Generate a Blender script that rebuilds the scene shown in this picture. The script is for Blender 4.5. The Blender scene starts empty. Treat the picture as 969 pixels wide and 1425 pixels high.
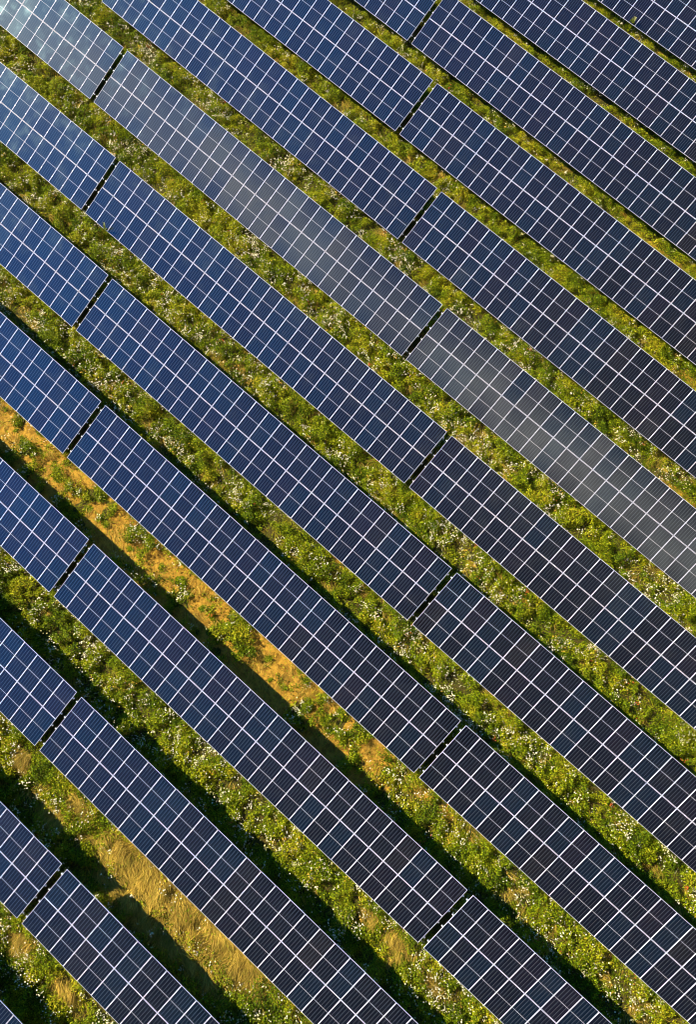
import bpy, math, random
import numpy as np
from mathutils import Matrix, Vector

rng = np.random.default_rng(11)
random.seed(11)
scene = bpy.context.scene
COL = scene.collection

# ------------------------------------------------------------------ layout of the solar field (metres)
# X runs east along the rows, Y north up the slope of the panels, Z up
MOD_W, N_MOD = 1.05, 27                    # module pitch along a row, modules per table row
PITCH, STAGGER, GAP = 6.4556, -5.6933, 0.371
SLOPE_LEN, TILT = 4.1335, 0.3942
CLEAR = 0.80                               # lower edge above the ground
TABLE_LEN = N_MOD * MOD_W
STEP = TABLE_LEN + GAP
ROW = {  # shift along, shift north, height of lower edge, extra tilt, slope along the row
    -8: (0.0, 0.0, 0.0, -0.01, 0.0),
    -7: (0.0007, -0.1356, 0.0636, -0.02, -0.0029), -6: (0.2881, -0.1690, 0.2149, -0.0442, 0.0007),
    -5: (0.1548, 0.0133, 0.1507, -0.0318, 0.0130), -4: (0.0305, 0.0976, -0.0308, -0.0148, 0.0116),
    -3: (-0.0269, 0.1711, -0.2360, -0.0227, 0.0013), -2: (-0.2412, 0.1156, -0.3174, -0.0098, 0.0022),
    -1: (-0.2169, 0.0506, -0.1599, 0.0131, -0.0056), 0: (-0.2582, 0.0473, 0.0202, 0.0102, -0.0126),
    1: (-0.3606, 0.0160, 0.0105, 0.0080, -0.0153), 2: (-0.3203, -0.0887, 0.1314, 0.0178, -0.0132),
    3: (0.9467, -0.0114, 0.1586, 0.0468, -0.0175), 4: (0.6353, -0.0183, 0.0923, 0.0227, -0.0145),
    5: (3.4680, -0.0885, -0.0980, 0.0150, -0.0053), 6: (0.0, 0.0, -0.15, 0.01, -0.004)}
RIDX = sorted(ROW)
def row_x(r): return ROW[r][0] + r * STAGGER
def row_y(r): return r * PITCH + ROW[r][1]
def row_top_y(r): return row_y(r) + SLOPE_LEN * math.cos(TILT + ROW[r][3])

def ground_z(X, Y):
    X = np.asarray(X, float); Y = np.asarray(Y, float)
    ys = np.array([row_y(r) for r in RIDX])
    Yc = np.clip(Y, ys[0], ys[-1] - 1e-6)
    i = np.clip(np.searchsorted(ys, Yc, side='right') - 1, 0, len(RIDX) - 2)
    zo = np.array([ROW[r][2] for r in RIDX]); sl = np.array([ROW[r][4] for r in RIDX])
    xo = np.array([row_x(r) for r in RIDX])
    dx = lambda k: np.clip(X - xo[k], -45, 45)
    za = zo[i] + sl[i] * dx(i); zb = zo[i + 1] + sl[i + 1] * dx(i + 1)
    t = (Yc - ys[i]) / (ys[i + 1] - ys[i])
    return za * (1 - t) + zb * t - CLEAR

# ------------------------------------------------------------------ camera
CAM = Vector((25.00618, -20.2673, 46.9869))
RWC = ((0.75046707, 0.66003849, 0.03388759), (-0.64619845, 0.72204172, 0.24715040), (0.13866052, -0.20737635, 0.96838438))
FPX = 1097.64                              # focal length in pixels of a 969 x 1425 picture
cam = bpy.data.cameras.new('camera'); cam_o = bpy.data.objects.new('camera', cam); COL.objects.link(cam_o)
cam_o.matrix_world = Matrix.Translation(CAM) @ Matrix(RWC).transposed().to_4x4()
cam.sensor_fit = 'VERTICAL'; cam.sensor_height = 36.0; cam.lens = 36.0 * FPX / 1425.0
cam.clip_start = 0.5; cam.clip_end = 3000
scene.camera = cam_o
RW = np.array(RWC)
def in_view(P, mx=0.0):                    # which points lie in the picture, widened by a margin (share of the frame)
    c = (np.asarray(P, float) - np.array(CAM)) @ RW.T
    u = FPX * c[..., 0] / -c[..., 2] / 969; v = FPX * c[..., 1] / -c[..., 2] / 1425
    return (np.abs(u) < .5 + mx) & (np.abs(v) < .5 + mx)

# ------------------------------------------------------------------ small helpers
def finish(o, label=None, cat=None, group=None, kind=None):
    if label: o['label'] = label
    if cat: o['category'] = cat
    if group: o['group'] = group
    if kind: o['kind'] = kind
    return o
def link(name, data, parent=None):
    o = bpy.data.objects.new(name, data); COL.objects.link(o)
    if parent is not None: o.parent = parent
    return o
def mesh_np(name, verts, faces, nper, mat, colors=None, smooth=False):
    me = bpy.data.meshes.new(name)
    n, m = len(verts), len(faces)
    me.vertices.add(n); me.vertices.foreach_set('co', np.ascontiguousarray(verts, np.float32).ravel())
    me.loops.add(m * nper); me.loops.foreach_set('vertex_index', np.ascontiguousarray(faces, np.int32).ravel())
    me.polygons.add(m); me.polygons.foreach_set('loop_start', np.arange(0, m * nper, nper, dtype=np.int32))
    if smooth: me.polygons.foreach_set('use_smooth', np.ones(m, bool))
    me.update(calc_edges=True)
    if colors is not None:
        a = me.color_attributes.new('tint', 'FLOAT_COLOR', 'POINT')
        c = np.ones((n, 4), np.float32); c[:, :3] = colors
        a.data.foreach_set('color', c.ravel())
    me.materials.append(mat)
    return me
class MB:                                  # boxes collected into one mesh
    def __init__(s): s.v = []; s.f = []
    def box(s, x0, x1, y0, y1, z0, z1):
        b = len(s.v)
        s.v += [(x0,y0,z0),(x1,y0,z0),(x1,y1,z0),(x0,y1,z0),(x0,y0,z1),(x1,y0,z1),(x1,y1,z1),(x0,y1,z1)]
        s.f += [tuple(b + i for i in q) for q in ((3,2,1,0),(4,5,6,7),(0,1,5,4),(1,2,6,5),(2,3,7,6),(3,0,4,7))]
    def mesh(s, name, mat):
        me = bpy.data.meshes.new(name); me.from_pydata(s.v, [], s.f); me.materials.append(mat); me.update(); return me

def lattice(seed):
    g = np.random.default_rng(seed).random((257, 257))
    def f(x, y, scale):
        x = np.asarray(x) / scale + 1000; y = np.asarray(y) / scale + 1000
        xi = np.floor(x).astype(int); yi = np.floor(y).astype(int); fx = x - xi; fy = y - yi
        fx = fx * fx * (3 - 2 * fx); fy = fy * fy * (3 - 2 * fy)
        a = g[xi % 257, yi % 257]; b = g[(xi + 1) % 257, yi % 257]; c = g[xi % 257, (yi + 1) % 257]; d = g[(xi + 1) % 257, (yi + 1) % 257]
        return (a * (1 - fx) + b * fx) * (1 - fy) + (c * (1 - fx) + d * fx) * fy
    return f
N1, N2, N3, N4 = (lattice(k) for k in (1, 2, 3, 4))

# ------------------------------------------------------------------ materials
class NT:
    def __init__(s, name):
        s.m = bpy.data.materials.new(name); s.m.use_nodes = True; s.t = s.m.node_tree; s.t.nodes.clear()
        s.out = s.t.nodes.new('ShaderNodeOutputMaterial')
    def n(s, kind, **kw):
        nd = s.t.nodes.new('ShaderNode' + kind)
        for k, v in kw.items():
            if k.startswith('_'): setattr(nd, k[1:], v)
            else: s.set(nd.inputs[k.replace('__', ' ')], v)
        return nd
    def set(s, sock, v):
        if isinstance(v, bpy.types.NodeSocket): s.t.links.new(v, sock)
        else: sock.default_value = v
    def math(s, op, a, b=0.0, clamp=False):
        nd = s.t.nodes.new('ShaderNodeMath'); nd.operation = op; nd.use_clamp = clamp
        s.set(nd.inputs[0], a); s.set(nd.inputs[1], b); return nd.outputs[0]
    def mix(s, f, a, b, blend='MIX'):
        nd = s.t.nodes.new('ShaderNodeMix'); nd.data_type = 'RGBA'; nd.blend_type = blend
        s.set(nd.inputs[0], f)
        for k, v in ((6, a), (7, b)): s.set(nd.inputs[k], v if isinstance(v, bpy.types.NodeSocket) else (*v, 1.0) if len(v) == 3 else v)
        return nd.outputs[2]
    def ramp(s, f, lo, hi):
        nd = s.t.nodes.new('ShaderNodeMapRange'); s.set(nd.inputs[0], f); nd.inputs[1].default_value = lo; nd.inputs[2].default_value = hi
        nd.interpolation_type = 'SMOOTHSTEP'; return nd.outputs[0]
    def noise(s, vec, scale, detail=4.0, rough=.55):
        return s.n('TexNoise', Vector=vec, Scale=scale, Detail=detail, Roughness=rough).outputs[0]
    def surf(s, sh): s.t.links.new(sh, s.out.inputs[0]); return s.m

def mat_cells():
    t = NT('solar_cells')
    uv = t.n('UVMap').outputs[0]
    sp = t.n('SeparateXYZ', Vector=uv); u, v = sp.outputs[0], sp.outputs[1]     # metres on the module face
    cu = t.math('DIVIDE', t.math('SUBTRACT', u, .006), CELL_W)                   # six columns of cells
    fu = t.math('FRACT', cu)
    du = t.math('MULTIPLY', t.math('MINIMUM', fu, t.math('SUBTRACT', 1.0, fu)), CELL_W)
    line_u = t.math('LESS_THAN', du, .0085)
    vh = t.math('ABSOLUTE', t.math('SUBTRACT', v, GLASS_L / 2))
    cv = t.math('DIVIDE', t.math('SUBTRACT', vh, .008), CELL_H)
    fv = t.math('FRACT', cv)
    dv = t.math('MULTIPLY', t.math('MINIMUM', fv, t.math('SUBTRACT', 1.0, fv)), CELL_H)
    line_v = t.math('MULTIPLY', t.math('LESS_THAN', dv, .003), .25)
    mid = t.math('LESS_THAN', vh, .008)
    edge_u = t.math('GREATER_THAN', t.math('ABSOLUTE', t.math('SUBTRACT', u, GLASS_W / 2)), GLASS_W / 2 - .006)
    edge_v = t.math('GREATER_THAN', vh, GLASS_L / 2 - .006)
    oi = t.n('ObjectInfo')
    geo = t.n('TexCoord').outputs['Object']
    grain = t.noise(geo, 9.0, 3.0)
    cell = t.mix(1.0, t.mix(grain, (.85, .85, .85), (1.15, 1.15, 1.15)), oi.outputs['Color'], 'MULTIPLY')
    wires = t.math('MAXIMUM', line_u, line_v); white = t.math('MAXIMUM', mid, t.math('MAXIMUM', edge_u, edge_v))
    col = t.mix(wires, cell, (.054, .058, .066))
    col = t.mix(white, col, (.46, .46, .50))
    dust = t.ramp(t.noise(t.n('NewGeometry').outputs['Position'], .9, 5.0), .45, .8)
    col = t.mix(t.math('MULTIPLY', dust, .012), col, (.35, .3, .24))
    rough = t.math('ADD', .13, t.math('MULTIPLY', dust, .06))
    b = t.n('BsdfPrincipled', Base__Color=col, Roughness=rough, IOR=GLASS_IOR)
    b.inputs['Specular Tint'].default_value = (.40, .82, 1.0, 1)
    return t.surf(b.outputs[0])
def mat_simple(name, col, rough, metal=0.0, vary=.12, scale=6.0):
    t = NT(name)
    f = t.noise(t.n('TexCoord').outputs['Object'], scale)
    c = t.mix(f, tuple(x * (1 - vary) for x in col), tuple(min(1, x * (1 + vary)) for x in col))
    return t.surf(t.n('BsdfPrincipled', Base__Color=c, Roughness=rough, Metallic=metal).outputs[0])
def mat_leaf(name, rough=.55, trans=.30):
    t = NT(name)
    a = t.n('Attribute', _attribute_name='tint').outputs['Color']
    b = t.n('BsdfPrincipled', Base__Color=a, Roughness=rough)
    b.inputs['Specular IOR Level'].default_value = .08
    tr = t.n('BsdfTranslucent', Color=t.mix(1.0, a, (1.0, 1.0, .55), 'MULTIPLY'))
    return t.surf(t.n('MixShader', Fac=trans, Shader=b.outputs[0]).outputs[0]) if False else _mixsh(t, trans, b.outputs[0], tr.outputs[0])
def _mixsh(t, f, a, b):
    m = t.t.nodes.new('ShaderNodeMixShader'); m.inputs[0].default_value = f
    t.t.links.new(a, m.inputs[1]); t.t.links.new(b, m.inputs[2]); return t.surf(m.outputs[0])
def mat_ground():
    t = NT('field_soil')
    pos = t.n('NewGeometry').outputs['Position']
    soil_a = t.n('Attribute', _attribute_name='tint').outputs['Color']
    sp = t.n('SeparateColor', Color=soil_a); soil_m, dry_m = sp.outputs[0], sp.outputs[1]
    big = t.noise(pos, .7, 6.0); mid = t.noise(pos, 3.5, 6.0, .65); fine = t.noise(pos, 17.0, 6.0, .7)
    litter = t.mix(t.ramp(mid, .35, .65), (.028, .034, .006), (.075, .055, .014))
    litter = t.mix(t.math('MULTIPLY', t.ramp(fine, .5, .75), .6), litter, (.11, .10, .02))
    orange = t.mix(t.ramp(mid, .38, .62), (.20, .112, .014), (.42, .245, .030))
    orange = t.mix(t.math('MULTIPLY', t.ramp(fine, .52, .72), .55), orange, (.115, .058, .016))
    orange = t.mix(t.math('MULTIPLY', t.ramp(big, .55, .75), .35), orange, (.17, .13, .03))
    m = t.ramp(t.math('ADD', soil_m, t.math('MULTIPLY', t.math('SUBTRACT', mid, .5), .9)), .35, .6)
    col = t.mix(m, litter, orange)
    col = t.mix(t.ramp(t.math('ADD', dry_m, t.math('MULTIPLY', t.math('SUBTRACT', mid, .5), .8)), .4, .7), col, (.20, .14, .04))
    b = t.n('BsdfPrincipled', Base__Color=col, Roughness=.95)
    b.inputs['Specular IOR Level'].default_value = .1
    bump = t.n('Bump', Strength=.9, Distance=.06, Height=t.math('ADD', mid, t.math('MULTIPLY', fine, .6)))
    t.t.links.new(bump.outputs[0], b.inputs['Normal'])
    return t.surf(b.outputs[0])

FR_W, FR_L = 1.032, 2.052                  # outer size of a framed module
LIP = .0108
GLASS_W, GLASS_L = FR_W - 2 * LIP, FR_L - 2 * LIP
CELL_W = (GLASS_W - .012) / 6; CELL_H = (GLASS_L / 2 - .014) / 12
GLASS_IOR = 1.85
M_CELL = mat_cells()
M_FRAME = mat_simple('anodised_aluminium', (.64, .64, .79), .42, .0, .04)
M_BACK = mat_simple('white_backsheet', (.7, .7, .7), .6)
M_STEEL = mat_simple('galvanised_steel', (.72, .73, .75), .45, .15, .12, 14)
M_CLAMP = mat_simple('bright_clamp', (.85, .85, .87), .30, 1.0, .04)
M_LEAF = mat_leaf('leaf'); M_STRAW = mat_leaf('straw', .6, .2); M_PETAL = mat_leaf('petal', .7, .2)
M_GROUND = mat_ground()

# ------------------------------------------------------------------ one framed module: laminate + frame (with clamps)
def laminate_mesh():
    a, b = GLASS_W / 2, GLASS_L / 2
    v = [(-a,-b,0),(a,-b,0),(a,b,0),(-a,b,0),(-a,-b,-.006),(a,-b,-.006),(a,b,-.006),(-a,b,-.006)]
    f = [(0,1,2,3),(7,6,5,4),(0,4,5,1),(1,5,6,2),(2,6,7,3),(3,7,4,0)]
    me = bpy.data.meshes.new('solar_panel'); me.from_pydata(v, [], f)
    me.materials.append(M_CELL); me.materials.append(M_BACK)
    for p in me.polygons: p.material_index = 0 if p.index == 0 else 1
    uv = me.uv_layers.new(name='UVMap')
    for p in me.polygons:
        for li in p.loop_indices:
            c = v[me.loops[li].vertex_index]; uv.data[li].uv = (c[0] + a, c[1] + b)
    me.update(); return me
def frame_mesh():
    w, l, h = FR_W / 2, FR_L / 2, .035
    c = .0025                              # small chamfer on the outer edge
    rings = [(w, l, -h), (w, l, .002 - c), (w - c, l - c, .002), (w - LIP, l - LIP, .002), (w - LIP, l - LIP, -.001), (w - LIP - .002, l - LIP - .002, -h)]
    v = []; f = []
    for (x, y, z) in rings: v += [(-x,-y,z),(x,-y,z),(x,y,z),(-x,y,z)]
    R = len(rings)
    for k in range(R):
        n = (k + 1) % R
        for i in range(4):
            j = (i + 1) % 4; f.append((k*4+i, k*4+j, n*4+j, n*4+i))
    # mid clamps sitting on the right-hand long edge, where the purlins cross
    for y in (-.583, .583):
        b = len(v); x0, x1 = w - .012, w + .030
        v += [(x0,y-.03,.0022),(x1,y-.03,.0022),(x1,y+.03,.0022),(x0,y+.03,.0022),(x0+.004,y-.026,.008),(x1-.004,y-.026,.008),(x1-.004,y+.026,.008),(x0+.004,y+.026,.008)]
        f += [tuple(b+i for i in q) for q in ((3,2,1,0),(4,5,6,7),(0,1,5,4),(1,2,6,5),(2,3,7,6),(3,0,4,7))]
    me = bpy.data.meshes.new('frame'); me.from_pydata(v, [], f); me.materials.append(M_FRAME); me.materials.append(M_CLAMP)
    for q in me.polygons[R * 4:]: q.material_index = 1
    me.update(); return me
ME_PANEL, ME_FRAME = laminate_mesh(), frame_mesh()

def purlin_mesh():
    m = MB(); x = TABLE_LEN / 2 + .10
    m.box(-x, x, -.032, .032, -.004, 0); m.box(-x, x, -.03, -.026, -.07, -.004); m.box(-x, x, .026, .03, -.07, -.004)
    m.box(-x, x, .012, .026, -.07, -.066); m.box(-x, x, -.026, -.012, -.07, -.066)
    return m.mesh('purlin', M_STEEL)
def rafter_mesh():
    m = MB(); m.box(-.03, .03, .25, SLOPE_LEN - .2, -.004, 0); m.box(-.03, -.026, .25, SLOPE_LEN - .2, -.1, -.004); m.box(-.026, .03, .25, SLOPE_LEN - .2, -.1, -.096)
    return m.mesh('rafter', M_STEEL)
def post_mesh(h):
    m = MB(); m.box(-.04, .04, -.03, -.025, -.4, h); m.box(-.04, -.035, -.025, .03, -.4, h); m.box(.035, .04, -.025, .03, -.4, h)
    return m.mesh('post', M_STEEL)
ME_PURLIN, ME_RAFTER = purlin_mesh(), rafter_mesh()

def cell_tint():
    k = random.random(); j = random.uniform(.85, 1.15)
    if k < .60: c = (.0030, .0036, .0080)     # dark navy
    elif k < .85: c = (.0022, .0062, .0150)   # bluer coating
    elif k < .97: c = (.0048, .0040, .0090)   # violet grey
    else: c = (.0066, .0058, .0080)           # grey brown
    return (c[0] * j, c[1] * j, c[2] * j, 1)

def make_table(r, m, label):
    xo, yo, zo, dt, sl = ROW[r]
    t = TILT + dt
    xc = row_x(r) + m * STEP
    base = link('solar_table', None)
    zedge = zo + sl * (m * STEP)
    base.location = (xc, row_y(r), zedge - CLEAR); base.rotation_euler = (0, -math.atan(sl), 0)
    base.empty_display_size = .5
    finish(base, label, 'solar table', 'tilted solar tables standing in parallel rows')
    Rt = Matrix.Rotation(t, 4, 'X'); up = Matrix.Translation((0, 0, CLEAR)) @ Rt
    ys = (FR_L / 2 + .001, SLOPE_LEN - FR_L / 2 - .001)
    for i in range(N_MOD):
        for y in ys:
            p = link('solar_panel', ME_PANEL, base)
            jit = Matrix.Rotation(random.gauss(0, .0060), 4, 'X') @ Matrix.Rotation(random.gauss(0, .0045), 4, 'Y')
            p.matrix_local = up @ Matrix.Translation((-TABLE_LEN / 2 + (i + .5) * MOD_W, y, random.gauss(0, .0008))) @ jit
            p.color = cell_tint()
            link('frame', ME_FRAME, p)
    for f in (.22, .22 + .5 * 0 + .57):
        for half in (0, 1):
            pu = link('purlin', ME_PURLIN, base)
            y = half * (SLOPE_LEN / 2) + f * SLOPE_LEN / 2
            pu.matrix_local = up @ Matrix.Translation((0, y, -.042))
    hs = [(y, CLEAR + y * math.cos(t) * math.tan(t) - .16 / math.cos(t)) for y in (.75, 3.2)]
    mp = [post_mesh(h) for _, h in hs]
    for k in range(7):
        x = (k - 3) * 4.3
        ra = link('rafter', ME_RAFTER, base); ra.matrix_local = up @ Matrix.Translation((x, 0, -.114))
        for (y, h), me in zip(hs, mp):
            po = link('post', me, base); po.location = (x + .0, y * math.cos(t), 0)
    return base

ROW_TEXT = {
    -7: 'in the bottom left corner row',
    -6: 'in the row below the golden straw patch',
    -5: 'in the row above the golden straw patch',
    -4: 'in the row below the bare orange soil',
    -3: 'in the row above the bare orange soil',
    -2: 'in the second row above the orange soil',
    -1: 'in the row just below the pale glare row',
    0: 'in the pale glare row',
    1: 'in the row just above the pale glare row',
    2: 'in the second row above the pale glare row',
    3: 'in the third row above the pale glare row',
    4: 'in the row just below the top right corner row',
    5: 'in the top right corner row'}
visible = []
for r in range(-7, 6):
    t = TILT + ROW[r][3]; cols = []
    for m in range(-4, 5):
        s, x = np.meshgrid(np.linspace(0, 1, 5), np.linspace(-.5, .5, 60))
        X = row_x(r) + m * STEP + x * TABLE_LEN; Y = row_y(r) + s * SLOPE_LEN * math.cos(t)
        Z = ROW[r][2] + ROW[r][4] * (X - row_x(r)) + s * SLOPE_LEN * math.sin(t)
        n = int(in_view(np.stack([X, Y, Z], -1)).sum())
        if n > 0: cols.append((m, n))
    for k, (m, n) in enumerate(cols):
        if len(cols) == 1: w = 'solar table'
        elif len(cols) == 2: w = ('solar table left of the gap', 'solar table right of the gap')[k]
        else: w = ('leftmost solar table', 'solar table between two gaps', 'rightmost solar table')[k]
        visible.append((r, m, w + ' ' + ROW_TEXT[r]))
        print('TABLE', r, m, n, visible[-1][2])
for r, m, lab in visible: make_table(r, m, lab)

# ------------------------------------------------------------------ ground: one sheet to the horizon, finer under the field
def blob(X, Y, pts):                       # patches: (x, y, radius along, radius across)
    o = np.zeros_like(X)
    for (x, y, a, b) in pts: o = np.maximum(o, np.exp(-(((X - x) / a) ** 2 + ((Y - y) / b) ** 2)))
    return o
DRY = [(21.6,-33.2,1.6,.9),(23.6,-33.2,2.2,1.3),(26.3,-33.0,2.6,1.3),(28.7,-32.9,2.4,1.3),(30.6,-32.8,1.6,1.0),(23.0,-34.5,1.6,.7),(26.0,-34.6,2.6,.7),(29.0,-34.6,2.0,.6),(17.5,-34.4,1.0,.5),(34.3,-26.5,.6,.3),(36.4,-26.6,.8,.4),
       (38.9,-26.8,.7,.35),(14.0,-33.3,.5,.35),(18.0,-33.0,1.0,.45),(21.0,-39.8,.8,.4),(24.3,-39.9,1.0,.4)]
SOILP = [(21.6,18.75,2.2,.38),(23.3,18.8,1.6,.3),(28.8,12.15,1.6,.4),(33.5,5.3,2.2,.4),(-20.0,1.3,.9,.35),(-15.6,4.8,1.0,.5),(18.4,19.4,.8,.3),(19.7,-12.7,.6,.3),
         (8.0,25.3,.6,.3),(30.0,-7.0,.6,.3),(26,-7.4,.5,.3)]
def soil_mask(X, Y):
    y0 = row_y(-4) + 2.6; y1 = row_y(-3) + .35
    s = np.clip((Y - y0) / .5, 0, 1) * np.clip((y1 - Y) / .4, 0, 1)
    gr = .5 * N2(X, Y, .7) + .3 * N1(X, Y, .3) + .2 * N4(X, Y, 2.6) + .16 * np.clip(1 - np.abs(Y - y1) / .5, 0, 1) + .10 * np.clip((y0 + .9 - Y) / .6, 0, 1)
    s = s * np.clip((.565 - gr) * 5 + .5, .10, 1)
    end = 31.0 + 3 * (N1(X * 0, Y, 1.3) - .5)
    s = s * np.clip((end - X) / 3.0 + .5, 0.0, 1) * np.clip((X + 14) / 4, 0, 1)
    s = np.maximum(s, .75 * blob(X, Y, [(32.4, -19.75, 1.0, .5), (34.2, -19.7, .8, .4)]))
    return np.maximum(s, .8 * blob(X, Y, SOILP))
def dry_mask(X, Y): return blob(X, Y, DRY)

xs = np.concatenate([[-900, -400, -180, -90, -60], np.arange(-40, 70.01, .22), [85, 110, 200, 420, 950]])
ys = np.concatenate([[-900, -400, -180, -100, -70], np.arange(-56, 52.01, .22), [65, 95, 200, 420, 900]])
GX, GY = np.meshgrid(xs, ys, indexing='ij')
GZ = ground_z(GX, GY) + (N2(GX, GY, .6) - .5) * .05 + (N3(GX, GY, .25) - .5) * .035 + (N4(GX, GY, 2.2) - .5) * .08
nx, ny = GX.shape
V = np.stack([GX, GY, GZ], -1).reshape(-1, 3)
idx = np.arange(nx * ny).reshape(nx, ny)
F = np.stack([idx[:-1, :-1], idx[1:, :-1], idx[1:, 1:], idx[:-1, 1:]], -1).reshape(-1, 4)
gc = np.stack([soil_mask(GX, GY), dry_mask(GX, GY), GX * 0], -1).reshape(-1, 3)
finish(link('ground', mesh_np('ground', V, F, 4, M_GROUND, gc, True)), 'brown and green field soil under and between the panel rows', 'ground', kind='structure')

# ------------------------------------------------------------------ vegetation
def unit(v): return v / (np.linalg.norm(v, axis=-1, keepdims=True) + 1e-9)
def leaf_quads(P, D, L, Wd, up):           # diamond leaves: base P, direction D, length L, width Wd
    S = unit(np.cross(D, up)); n = len(P)
    a = P; c = P + D * L[:, None]; mid = P + D * (L * .5)[:, None] + up * (L * .08)[:, None]
    b = mid - S * (Wd * .5)[:, None]; d = mid + S * (Wd * .5)[:, None]
    V = np.stack([a, b, c, d], 1).reshape(-1, 3); F = np.arange(4 * n).reshape(n, 4)
    return V, F
def blades(P, D, L, Wd):                   # grass blades: tapering two-quad strips that bend over
    n = len(P); S = unit(np.cross(D, np.tile([0, 0, 1.0], (n, 1))) + rng.normal(0, .2, (n, 3)))
    m = P + D * (L * .55)[:, None]; D2 = unit(D * np.array([1.5, 1.5, .55])); tp = m + D2 * (L * .45)[:, None]
    w = (Wd * .5)[:, None]
    V = np.stack([P - S * w, P + S * w, m + S * w * .8, m - S * w * .8, tp + S * w * .2, tp - S * w * .2], 1).reshape(-1, 3)
    k = np.arange(n)[:, None] * 6
    F = np.concatenate([k + np.array([[0, 1, 2, 3]]), k + np.array([[3, 2, 4, 5]])], 1).reshape(-1, 4)
    return V, F
def rand_dir(n, zmin, zmax, bias=None):
    a = rng.uniform(0, 2 * math.pi, n); z = rng.uniform(zmin, zmax, n); r = np.sqrt(np.maximum(0, 1 - z * z))
    d = np.stack([r * np.cos(a), r * np.sin(a), z], -1)
    if bias is not None: d = unit(d + bias)
    return d

PAL = np.array([(.026,.055,.003),(.104,.165,.004),(.235,.285,.006),(.350,.325,.012),(.420,.300,.022),(.40,.225,.032)])
def palette(k):                            # k in 0..1 from deep green to straw
    x = np.clip(k, 0, .999) * (len(PAL) - 1); i = x.astype(int); f = (x - i)[:, None]
    return PAL[i] * (1 - f) + PAL[np.minimum(i + 1, len(PAL) - 1)] * f

def strip_points(r, dens):
    """random points on the strip north of row r that the photo can see, denser in the open than under the tables"""
    yl = row_top_y(r) - 1.7; yh = row_y(r + 1) + 1.0
    xl, xh = -60.0, 80.0
    n = int((xh - xl) * (yh - yl) * dens)
    X = rng.uniform(xl, xh, n); Y = rng.uniform(yl, yh, n)
    Z = ground_z(X, Y)
    keep = in_view(np.stack([X, Y, Z], -1), .07)
    edge = np.minimum(np.clip((Y - yl) / 1.0, .12, 1), np.clip((yh - Y) / .8, .12, 1))
    keep &= rng.random(n) < edge
    return X[keep], Y[keep], Z[keep]
def lush(r): return {-7: .9, -6: .95, -5: 1.0, -4: .9, -3: 1.05, -2: 1.05, -1: 1.0, 0: .95, 1: .85, 2: .8, 3: .75, 4: .75}.get(r, .8)

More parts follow.
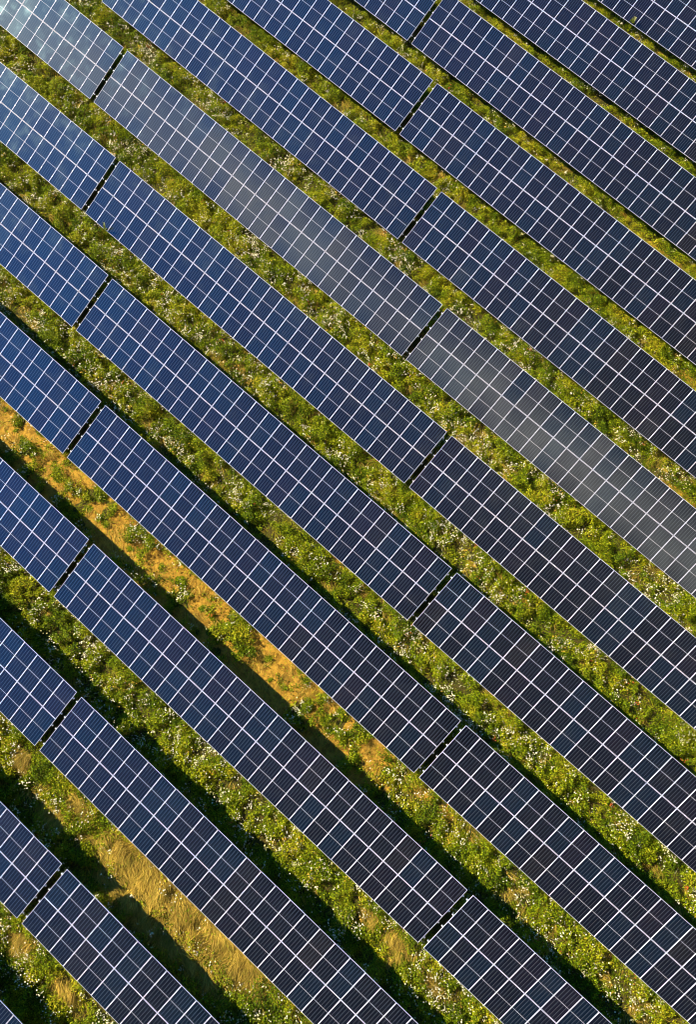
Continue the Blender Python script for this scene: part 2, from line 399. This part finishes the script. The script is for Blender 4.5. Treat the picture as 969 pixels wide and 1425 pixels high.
LV, LF, LC = [], [], []; BV, BF, BC = [], [], []; SV, SF, SC = [], [], []; FV, FF, FC = [], [], []
def push(store, V, F, C, per):
    store[1].append(F + sum(len(v) for v in store[0])); store[0].append(V); store[2].append(np.repeat(C, per, 0))
for r in range(-8, 6):
    if r + 1 not in ROW: continue
    # ---- grass blades
    X, Y, Z = strip_points(r, 130)
    if not len(X): continue
    so, dr = soil_mask(X, Y), dry_mask(X, Y)
    moist = .55 * N1(X, Y, 1.6) + .45 * N2(X, Y, .5)
    k = rng.random(len(X)) < np.clip(1.15 - 1.25 * so, .03, 1) * (1 - .75 * dr) * (.35 + .9 * moist)
    X, Y, Z, moist, dr2 = X[k], Y[k], Z[k], moist[k], dr[k]; n = len(X)
    hgt = .12 + .36 * N3(X, Y, .8) * lush(r)
    V, F = blades(np.stack([X, Y, Z - .02], -1), rand_dir(n, .25, .95), hgt * rng.uniform(.6, 1.25, n), rng.uniform(.018, .040, n))
    kk = .20 + .50 * (1 - moist) * N4(X, Y, 2.3) + .22 * rng.normal(0, .5, n) + .3 * dr2 + .1 * (r >= 1)
    push((BV, BF, BC), V, F, palette(kk) * rng.uniform(.8, 1.2, (n, 1)), 6)
    # ---- broad leaves in mounds
    X, Y, Z = strip_points(r, 640)
    so, dr = soil_mask(X, Y), dry_mask(X, Y)
    mound = .36 * N2(X, Y, .75) + .22 * N4(X, Y, 1.9) + .42 * N1(X, Y, .36)
    k = rng.random(len(X)) < np.clip((mound - .33) * 6.0, 0, 1) * np.clip(1.1 - 1.05 * so, .0, 1) * (1 - np.clip(1.25 * dr, 0, .97))
    X, Y, Z, mound = X[k], Y[k], Z[k], mound[k]; n = len(X)
    top = np.clip((mound - .365) * 3.7, 0.04, 1) * .58 * lush(r)
    zz = top * np.sqrt(rng.random(n))
    D = rand_dir(n, -.15, .75); up = unit(rand_dir(n, .5, 1.0))
    V, F = leaf_quads(np.stack([X, Y, Z + zz], -1), D, rng.uniform(.06, .15, n), rng.uniform(.035, .08, n), up)
    hue = .08 + .47 * N3(X, Y, .9) + .20 * rng.normal(0, .6, n) + .05 * (r >= 1)
    push((LV, LF, LC), V, F, palette(hue) * rng.uniform(.42, 1.6, (n, 1)), 4)
    # ---- lying straw
    X, Y, Z = strip_points(r, 900)
    dr = np.maximum(dry_mask(X, Y), .16 * (N1(X, Y, 1.1) > .60) * (N2(X, Y, .45) > .45)) * np.clip(1 - soil_mask(X, Y), .1, 1) + .10 * soil_mask(X, Y) * (N2(X, Y, .5) > .42)
    k = rng.random(len(X)) < np.clip(dr * 1.6 - .08, 0, 1) * (.35 + .9 * N3(X, Y, .35))
    X, Y, Z, dr = X[k], Y[k], Z[k], dr[k]; n = len(X)
    ang = -1.0 + 2.2 * (N4(X, Y, .9) - .5) + rng.normal(0, .35, n)
    D = unit(np.stack([np.cos(ang), np.sin(ang), rng.uniform(.0, .45, n)], -1))
    lift = .48 * N2(X, Y, .55) * rng.random(n) * np.clip(dr * 1.5, .3, 1)
    V, F = blades(np.stack([X, Y, Z + lift], -1), D, rng.uniform(.22, .60, n), rng.uniform(.010, .026, n))
    c = np.array([.50, .345, .055]) * rng.uniform(.4, 1.3, (n, 1)) * (.5 + .85 * N2(X, Y, .4))[:, None]; c[rng.random(n) < .18] = (.20, .18, .02)
    push((SV, SF, SC), V, F, c, 6)
    # ---- flower heads: loose umbels of small white florets
    X, Y, Z = strip_points(r, 10.0)
    fl = N1(X + 7, Y, 1.4) * .55 + N3(X, Y + 9, .6) * .45
    k = rng.random(len(X)) < np.clip((fl - .34) * 3.2, .02, 1) * np.clip(1.1 - 1.05 * soil_mask(X, Y), 0.02, 1) * (1 - np.clip(1.2 * dry_mask(X, Y), 0, .95)) * lush(r) ** 2 * (1.0 if r < 1 else .6)
    X, Y, Z = X[k], Y[k], Z[k]
    nf = rng.integers(3, 11, len(X)); ii = np.repeat(np.arange(len(X)), nf); n = len(ii)
    sp = rng.uniform(.06, .20, len(X))[ii]
    top = (.28 + .3 * rng.random(len(X)) * lush(r))[ii]
    P = np.stack([X[ii] + rng.normal(0, 1, n) * sp, Y[ii] + rng.normal(0, 1, n) * sp, Z[ii] + top + rng.normal(0, .05, n)], -1)
    D = rand_dir(n, -.25, .25); up = unit(rand_dir(n, .75, 1.0)); L = rng.uniform(.028, .088, n)
    S = unit(np.cross(D, up)) * (L * .5)[:, None]; Dv = unit(np.cross(up, S)) * (L * .5)[:, None]
    ang = np.arange(6) * math.pi / 3
    V = np.stack([P + S * math.cos(a) + Dv * math.sin(a) for a in ang], 1).reshape(-1, 3)
    kq = np.arange(n)[:, None] * 6
    F = np.concatenate([kq + np.array([[0, 1, 2, 3]]), kq + np.array([[0, 3, 4, 5]])], 1).reshape(-1, 4)
    kind = rng.random(len(X))[ii]
    c = np.where((kind < .80)[:, None], np.array([.72, .68, .45]), np.where((kind < .93)[:, None], np.array([.55, .52, .20]), np.where((kind < .985)[:, None], np.array([.62, .40, .05]), np.array([.50, .10, .03]))))
    push((FV, FF, FC), V, F, c * rng.uniform(.75, 1.05, (n, 1)), 6)
    # thin stalks under some of the heads
    q = np.nonzero(rng.random(n) < .5)[0]; m = len(q)
    base = P[q] * 1.0; Ls = np.full(m, .24)
    V, F = blades(base - np.array([0, 0, .23]), unit(rng.normal(0, .12, (m, 3)) + np.array([0, 0, 1.0])), Ls, np.full(m, .010))
    push((BV, BF, BC), V, F, np.tile([.10, .14, .03], (m, 1)), 6)

def stuff(name, st, mat, label, cat):
    V, F, C = (np.concatenate(x) for x in st)
    print(name, len(F))
    return finish(link(name, mesh_np(name, V, F, 4, mat, C)), label, cat, kind='stuff')
stuff('meadow_grass', (BV, BF, BC), M_LEAF, 'fine green and yellow meadow grass growing in the strips between panel rows', 'grass')
stuff('ground_cover', (LV, LF, LC), M_LEAF, 'leafy green ground cover growing in mounds between the panel rows', 'ground cover')
stuff('dry_straw', (SV, SF, SC), M_STRAW, 'golden dry straw lying flattened between the lower panel rows', 'straw')
stuff('wildflowers', (FV, FF, FC), M_PETAL, 'small white and cream wildflowers scattered through the grass strips', 'wildflowers')

# ------------------------------------------------------------------ single weeds on the bare soil
def weed_mesh(seed):                        # a sprawling plant of several shoots, each a loose rosette of leaves
    g = np.random.default_rng(seed); P, D, Lf, hue = [], [], [], []
    for k in range(g.integers(7, 12)):
        a = g.uniform(0, 2 * math.pi); d = .27 * math.sqrt(g.random()); c = np.array([d * math.cos(a) * 1.25, d * math.sin(a) * .8, 0])
        rr = g.uniform(.10, .24); hh = g.uniform(.08, .34); hk = g.uniform(.08, .36)
        for i in range(g.integers(22, 46)):
            b = g.uniform(0, 2 * math.pi); q = math.sqrt(g.random())
            P.append(c + np.array([q * rr * math.cos(b), q * rr * math.sin(b), hh * (1 - q * q) * g.uniform(.4, 1)]))
            D.append((math.cos(b) + g.normal(0, .4), math.sin(b) + g.normal(0, .4), g.uniform(-.2, .7))); Lf.append(g.uniform(.07, .17)); hue.append(hk + g.normal(0, .05))
    P = np.array(P); D = unit(np.array(D)); Lf = np.array(Lf); n = len(P)
    up = unit(np.stack([g.normal(0, .4, n), g.normal(0, .4, n), np.ones(n)], -1))
    V, F = leaf_quads(P, D, Lf, Lf * g.uniform(.4, .65, n), up)
    C = palette(np.array(hue) + .08) * g.uniform(.75, 1.2, (n, 1))
    return mesh_np('weed_clump', V, F, 4, M_LEAF, np.repeat(C, 4, 0))
WM = [weed_mesh(k) for k in range(5)]
WEEDS = [(13.4,-20.1,1.25),(14.4,-20.4,.95),(15.55,-20.4,1.1),(16.3,-20.3,1.0),(17.1,-20.4,1.2),(24.2,-20.5,.9),(25.4,-20.6,1.35),(26.1,-20.5,1.1),(27.1,-20.6,1.3),(22.3,-20.6,1.1),
         (20.5,-20.0,1.2),(-1.2,-20.1,1.0),(0.1,-20.2,1.1),(.9,-20.0,.8),(2.4,-20.1,1.3),(3.1,-20.5,1.1),(4.8,-20.25,.9),(5.95,-20.6,1.0),(7.5,-20.6,1.1),(8.8,-19.9,.9),(6.1,-19.4,.7),
         (28.3,-20.8,1.2),(29.7,-19.6,1.0),(11.9,-20.2,1.0),(10.5,-20.0,.8),(16.3,-18.8,.6),(22.4,-19.3,.6),(18.2,-19.2,.7),(9.6,-20.7,.8),(19.0,-20.7,.9),(21.5,-20.8,.7)]
for k, (x, y, s) in enumerate(WEEDS):
    o = link('weed_clump', WM[k % 5]); s2 = s * random.uniform(.5, .85)
    o.location = (x, y, float(ground_z(x, y)) - .01); o.rotation_euler = (0, 0, random.uniform(0, 6.28)); o.scale = (s2, s2 * random.uniform(.75, 1.1), s2 * .75)
    finish(o, 'leafy green weed clump growing on the bare orange soil strip', 'weed', 'weed clumps on the bare soil strip')
# a single tall weed standing against the corner row
def tall_weed():
    g = np.random.default_rng(5); n = 150
    z = g.uniform(.05, 1.0, n); a = g.uniform(0, 2 * math.pi, n)
    P = np.stack([.03 * np.cos(a), .03 * np.sin(a), z], -1)
    D = unit(np.stack([np.cos(a), np.sin(a), g.uniform(.2, .9, n)], -1))
    V, F = leaf_quads(P, D, .20 * (1.15 - z) + .07, .07 * (1.2 - z) + .03, np.tile([0, 0, 1.0], (n, 1)))
    C = np.where((z > .85)[:, None], np.array([.42, .40, .16]), palette(.25 + .25 * g.random(n)))
    me = mesh_np('foliage', V, F, 4, M_LEAF, np.repeat(C, 4, 0))
    root = link('tall_weed', None); link('foliage', me, root)
    m = MB(); m.box(-.01, .01, -.01, .01, -.05, 1.0); link('stem', m.mesh('stem', mat_simple('green_stem', (.10, .14, .04), .7)), root)
    return finish(root, 'single tall weed standing up in front of the top right corner row', 'weed')
tw = tall_weed(); tw.location = (8.95, 32.35, float(ground_z(8.95, 32.35))); tw.scale = (1.1, 1.1, 1.35); tw.rotation_euler = (.05, .22, 0)

tw2 = bpy.data.objects.new('tall_weed', None); COL.objects.link(tw2)
for ch in tw.children:
    c2 = ch.copy(); COL.objects.link(c2); c2.parent = tw2
finish(tw2, 'single thin weed poking over the lower panel edge below the pale glare row', 'weed')
tw2.location = (-6.7, -6.55, float(ground_z(-6.7, -6.55))); tw2.scale = (.6, .6, 1.5); tw2.rotation_euler = (-.16, -.05, 0)

# ------------------------------------------------------------------ daylight: low warm sun from the west, tinted sky with one added cloud streak
SUN_AZ, SUN_EL = math.radians(-102.5), math.radians(32)          # azimuth from +Y (north), clockwise
sd = Vector((math.sin(SUN_AZ) * math.cos(SUN_EL), math.cos(SUN_AZ) * math.cos(SUN_EL), math.sin(SUN_EL)))
sun = bpy.data.lights.new('sun', 'SUN'); sun.energy = 5.0; sun.angle = math.radians(.5); sun.color = (1.0, .86, .63)
so = bpy.data.objects.new('sun', sun); COL.objects.link(so); so.rotation_euler = (-sd).to_track_quat('-Z', 'Y').to_euler(); so.location = (0, 0, 80)
w = bpy.data.worlds.new('World'); scene.world = w; w.use_nodes = True
nt = w.node_tree; nt.nodes.clear()
def wn(kind, **kw):
    nd = nt.nodes.new('ShaderNode' + kind)
    for k, v in kw.items(): setattr(nd, k, v)
    return nd
def wmath(op, a, b=0.0, c=False):
    nd = wn('Math', operation=op, use_clamp=c)
    for i, v in enumerate((a, b)):
        if isinstance(v, bpy.types.NodeSocket): nt.links.new(v, nd.inputs[i])
        else: nd.inputs[i].default_value = v
    return nd.outputs[0]
sky = wn('TexSky', sky_type='NISHITA', sun_disc=False, sun_elevation=SUN_EL, sun_rotation=SUN_AZ, air_density=1.0, dust_density=.0, ozone_density=3.0)
tc = wn('TexCoord').outputs['Generated']
sx = wn('SeparateXYZ'); nt.links.new(tc, sx.inputs[0])
x, y, z = sx.outputs
# cloud streak added south of the zenith, bent along the pale row's mirror directions
line = wmath('SUBTRACT', y, wmath('ADD', -.364, wmath('MULTIPLY', .20, wmath('MULTIPLY', x, x))))
nz = wn('TexNoise'); nt.links.new(tc, nz.inputs['Vector']); nz.inputs['Scale'].default_value = 9; nz.inputs['Detail'].default_value = 5
line = wmath('ADD', line, wmath('MULTIPLY', wmath('SUBTRACT', nz.outputs[0], .5), .07))
mr = wn('MapRange', interpolation_type='SMOOTHSTEP'); nt.links.new(wmath('ABSOLUTE', line), mr.inputs[0])
mr.inputs[1].default_value = .043; mr.inputs[2].default_value = .0
up = wn('MapRange', interpolation_type='SMOOTHSTEP'); nt.links.new(z, up.inputs[0]); up.inputs[1].default_value = .45; up.inputs[2].default_value = .62
dens = wmath('MULTIPLY', mr.outputs[0], up.outputs[0])
# sky tint added: blue boosted westward, dimmed elsewhere, to colour the panels' reflections
west = wn('MapRange', interpolation_type='LINEAR'); nt.links.new(x, west.inputs[0])
west.inputs[1].default_value = .06; west.inputs[2].default_value = -.60; west.inputs[3].default_value = 0; west.inputs[4].default_value = 1
tone = wn('Mix', data_type='RGBA'); nt.links.new(west.outputs[0], tone.inputs[0])
tone.inputs[6].default_value = (.44, .35, .29, 1); tone.inputs[7].default_value = (.17, 1.24, 2.10, 1)
dome = wn('Mix', data_type='RGBA', blend_type='MULTIPLY'); dome.inputs[0].default_value = 1
nt.links.new(sky.outputs[0], dome.inputs[6]); nt.links.new(tone.outputs[2], dome.inputs[7])
patch = wn('TexNoise'); nt.links.new(tc, patch.inputs['Vector']); patch.inputs['Scale'].default_value = 7.5; patch.inputs['Detail'].default_value = 3
pm = wn('MapRange'); nt.links.new(patch.outputs[0], pm.inputs[0]); pm.inputs[1].default_value = .40; pm.inputs[2].default_value = .60; pm.inputs[3].default_value = .32; pm.inputs[4].default_value = 1.15
dens = wmath('MULTIPLY', dens, pm.outputs[0])
cl = wn('Mix', data_type='RGBA'); nt.links.new(dens, cl.inputs[0]); nt.links.new(dome.outputs[2], cl.inputs[6])
cl.inputs[7].default_value = (30.5, 15.6, 11.8, 1)
bg = wn('Background'); nt.links.new(cl.outputs[2], bg.inputs[0]); bg.inputs[1].default_value = .062
nt.links.new(bg.outputs[0], wn('OutputWorld').inputs[0])

scene.view_settings.view_transform = 'Standard'; scene.view_settings.look = 'None'
scene.view_settings.exposure = 1.5; scene.view_settings.gamma = 1.0
scene.render.engine = 'CYCLES'
scene.cycles.pixel_filter_type = 'BLACKMAN_HARRIS'; scene.cycles.filter_width = 1.05
scene.cycles.max_bounces = 6; scene.cycles.diffuse_bounces = 3; scene.cycles.transmission_bounces = 3; scene.cycles.glossy_bounces = 3
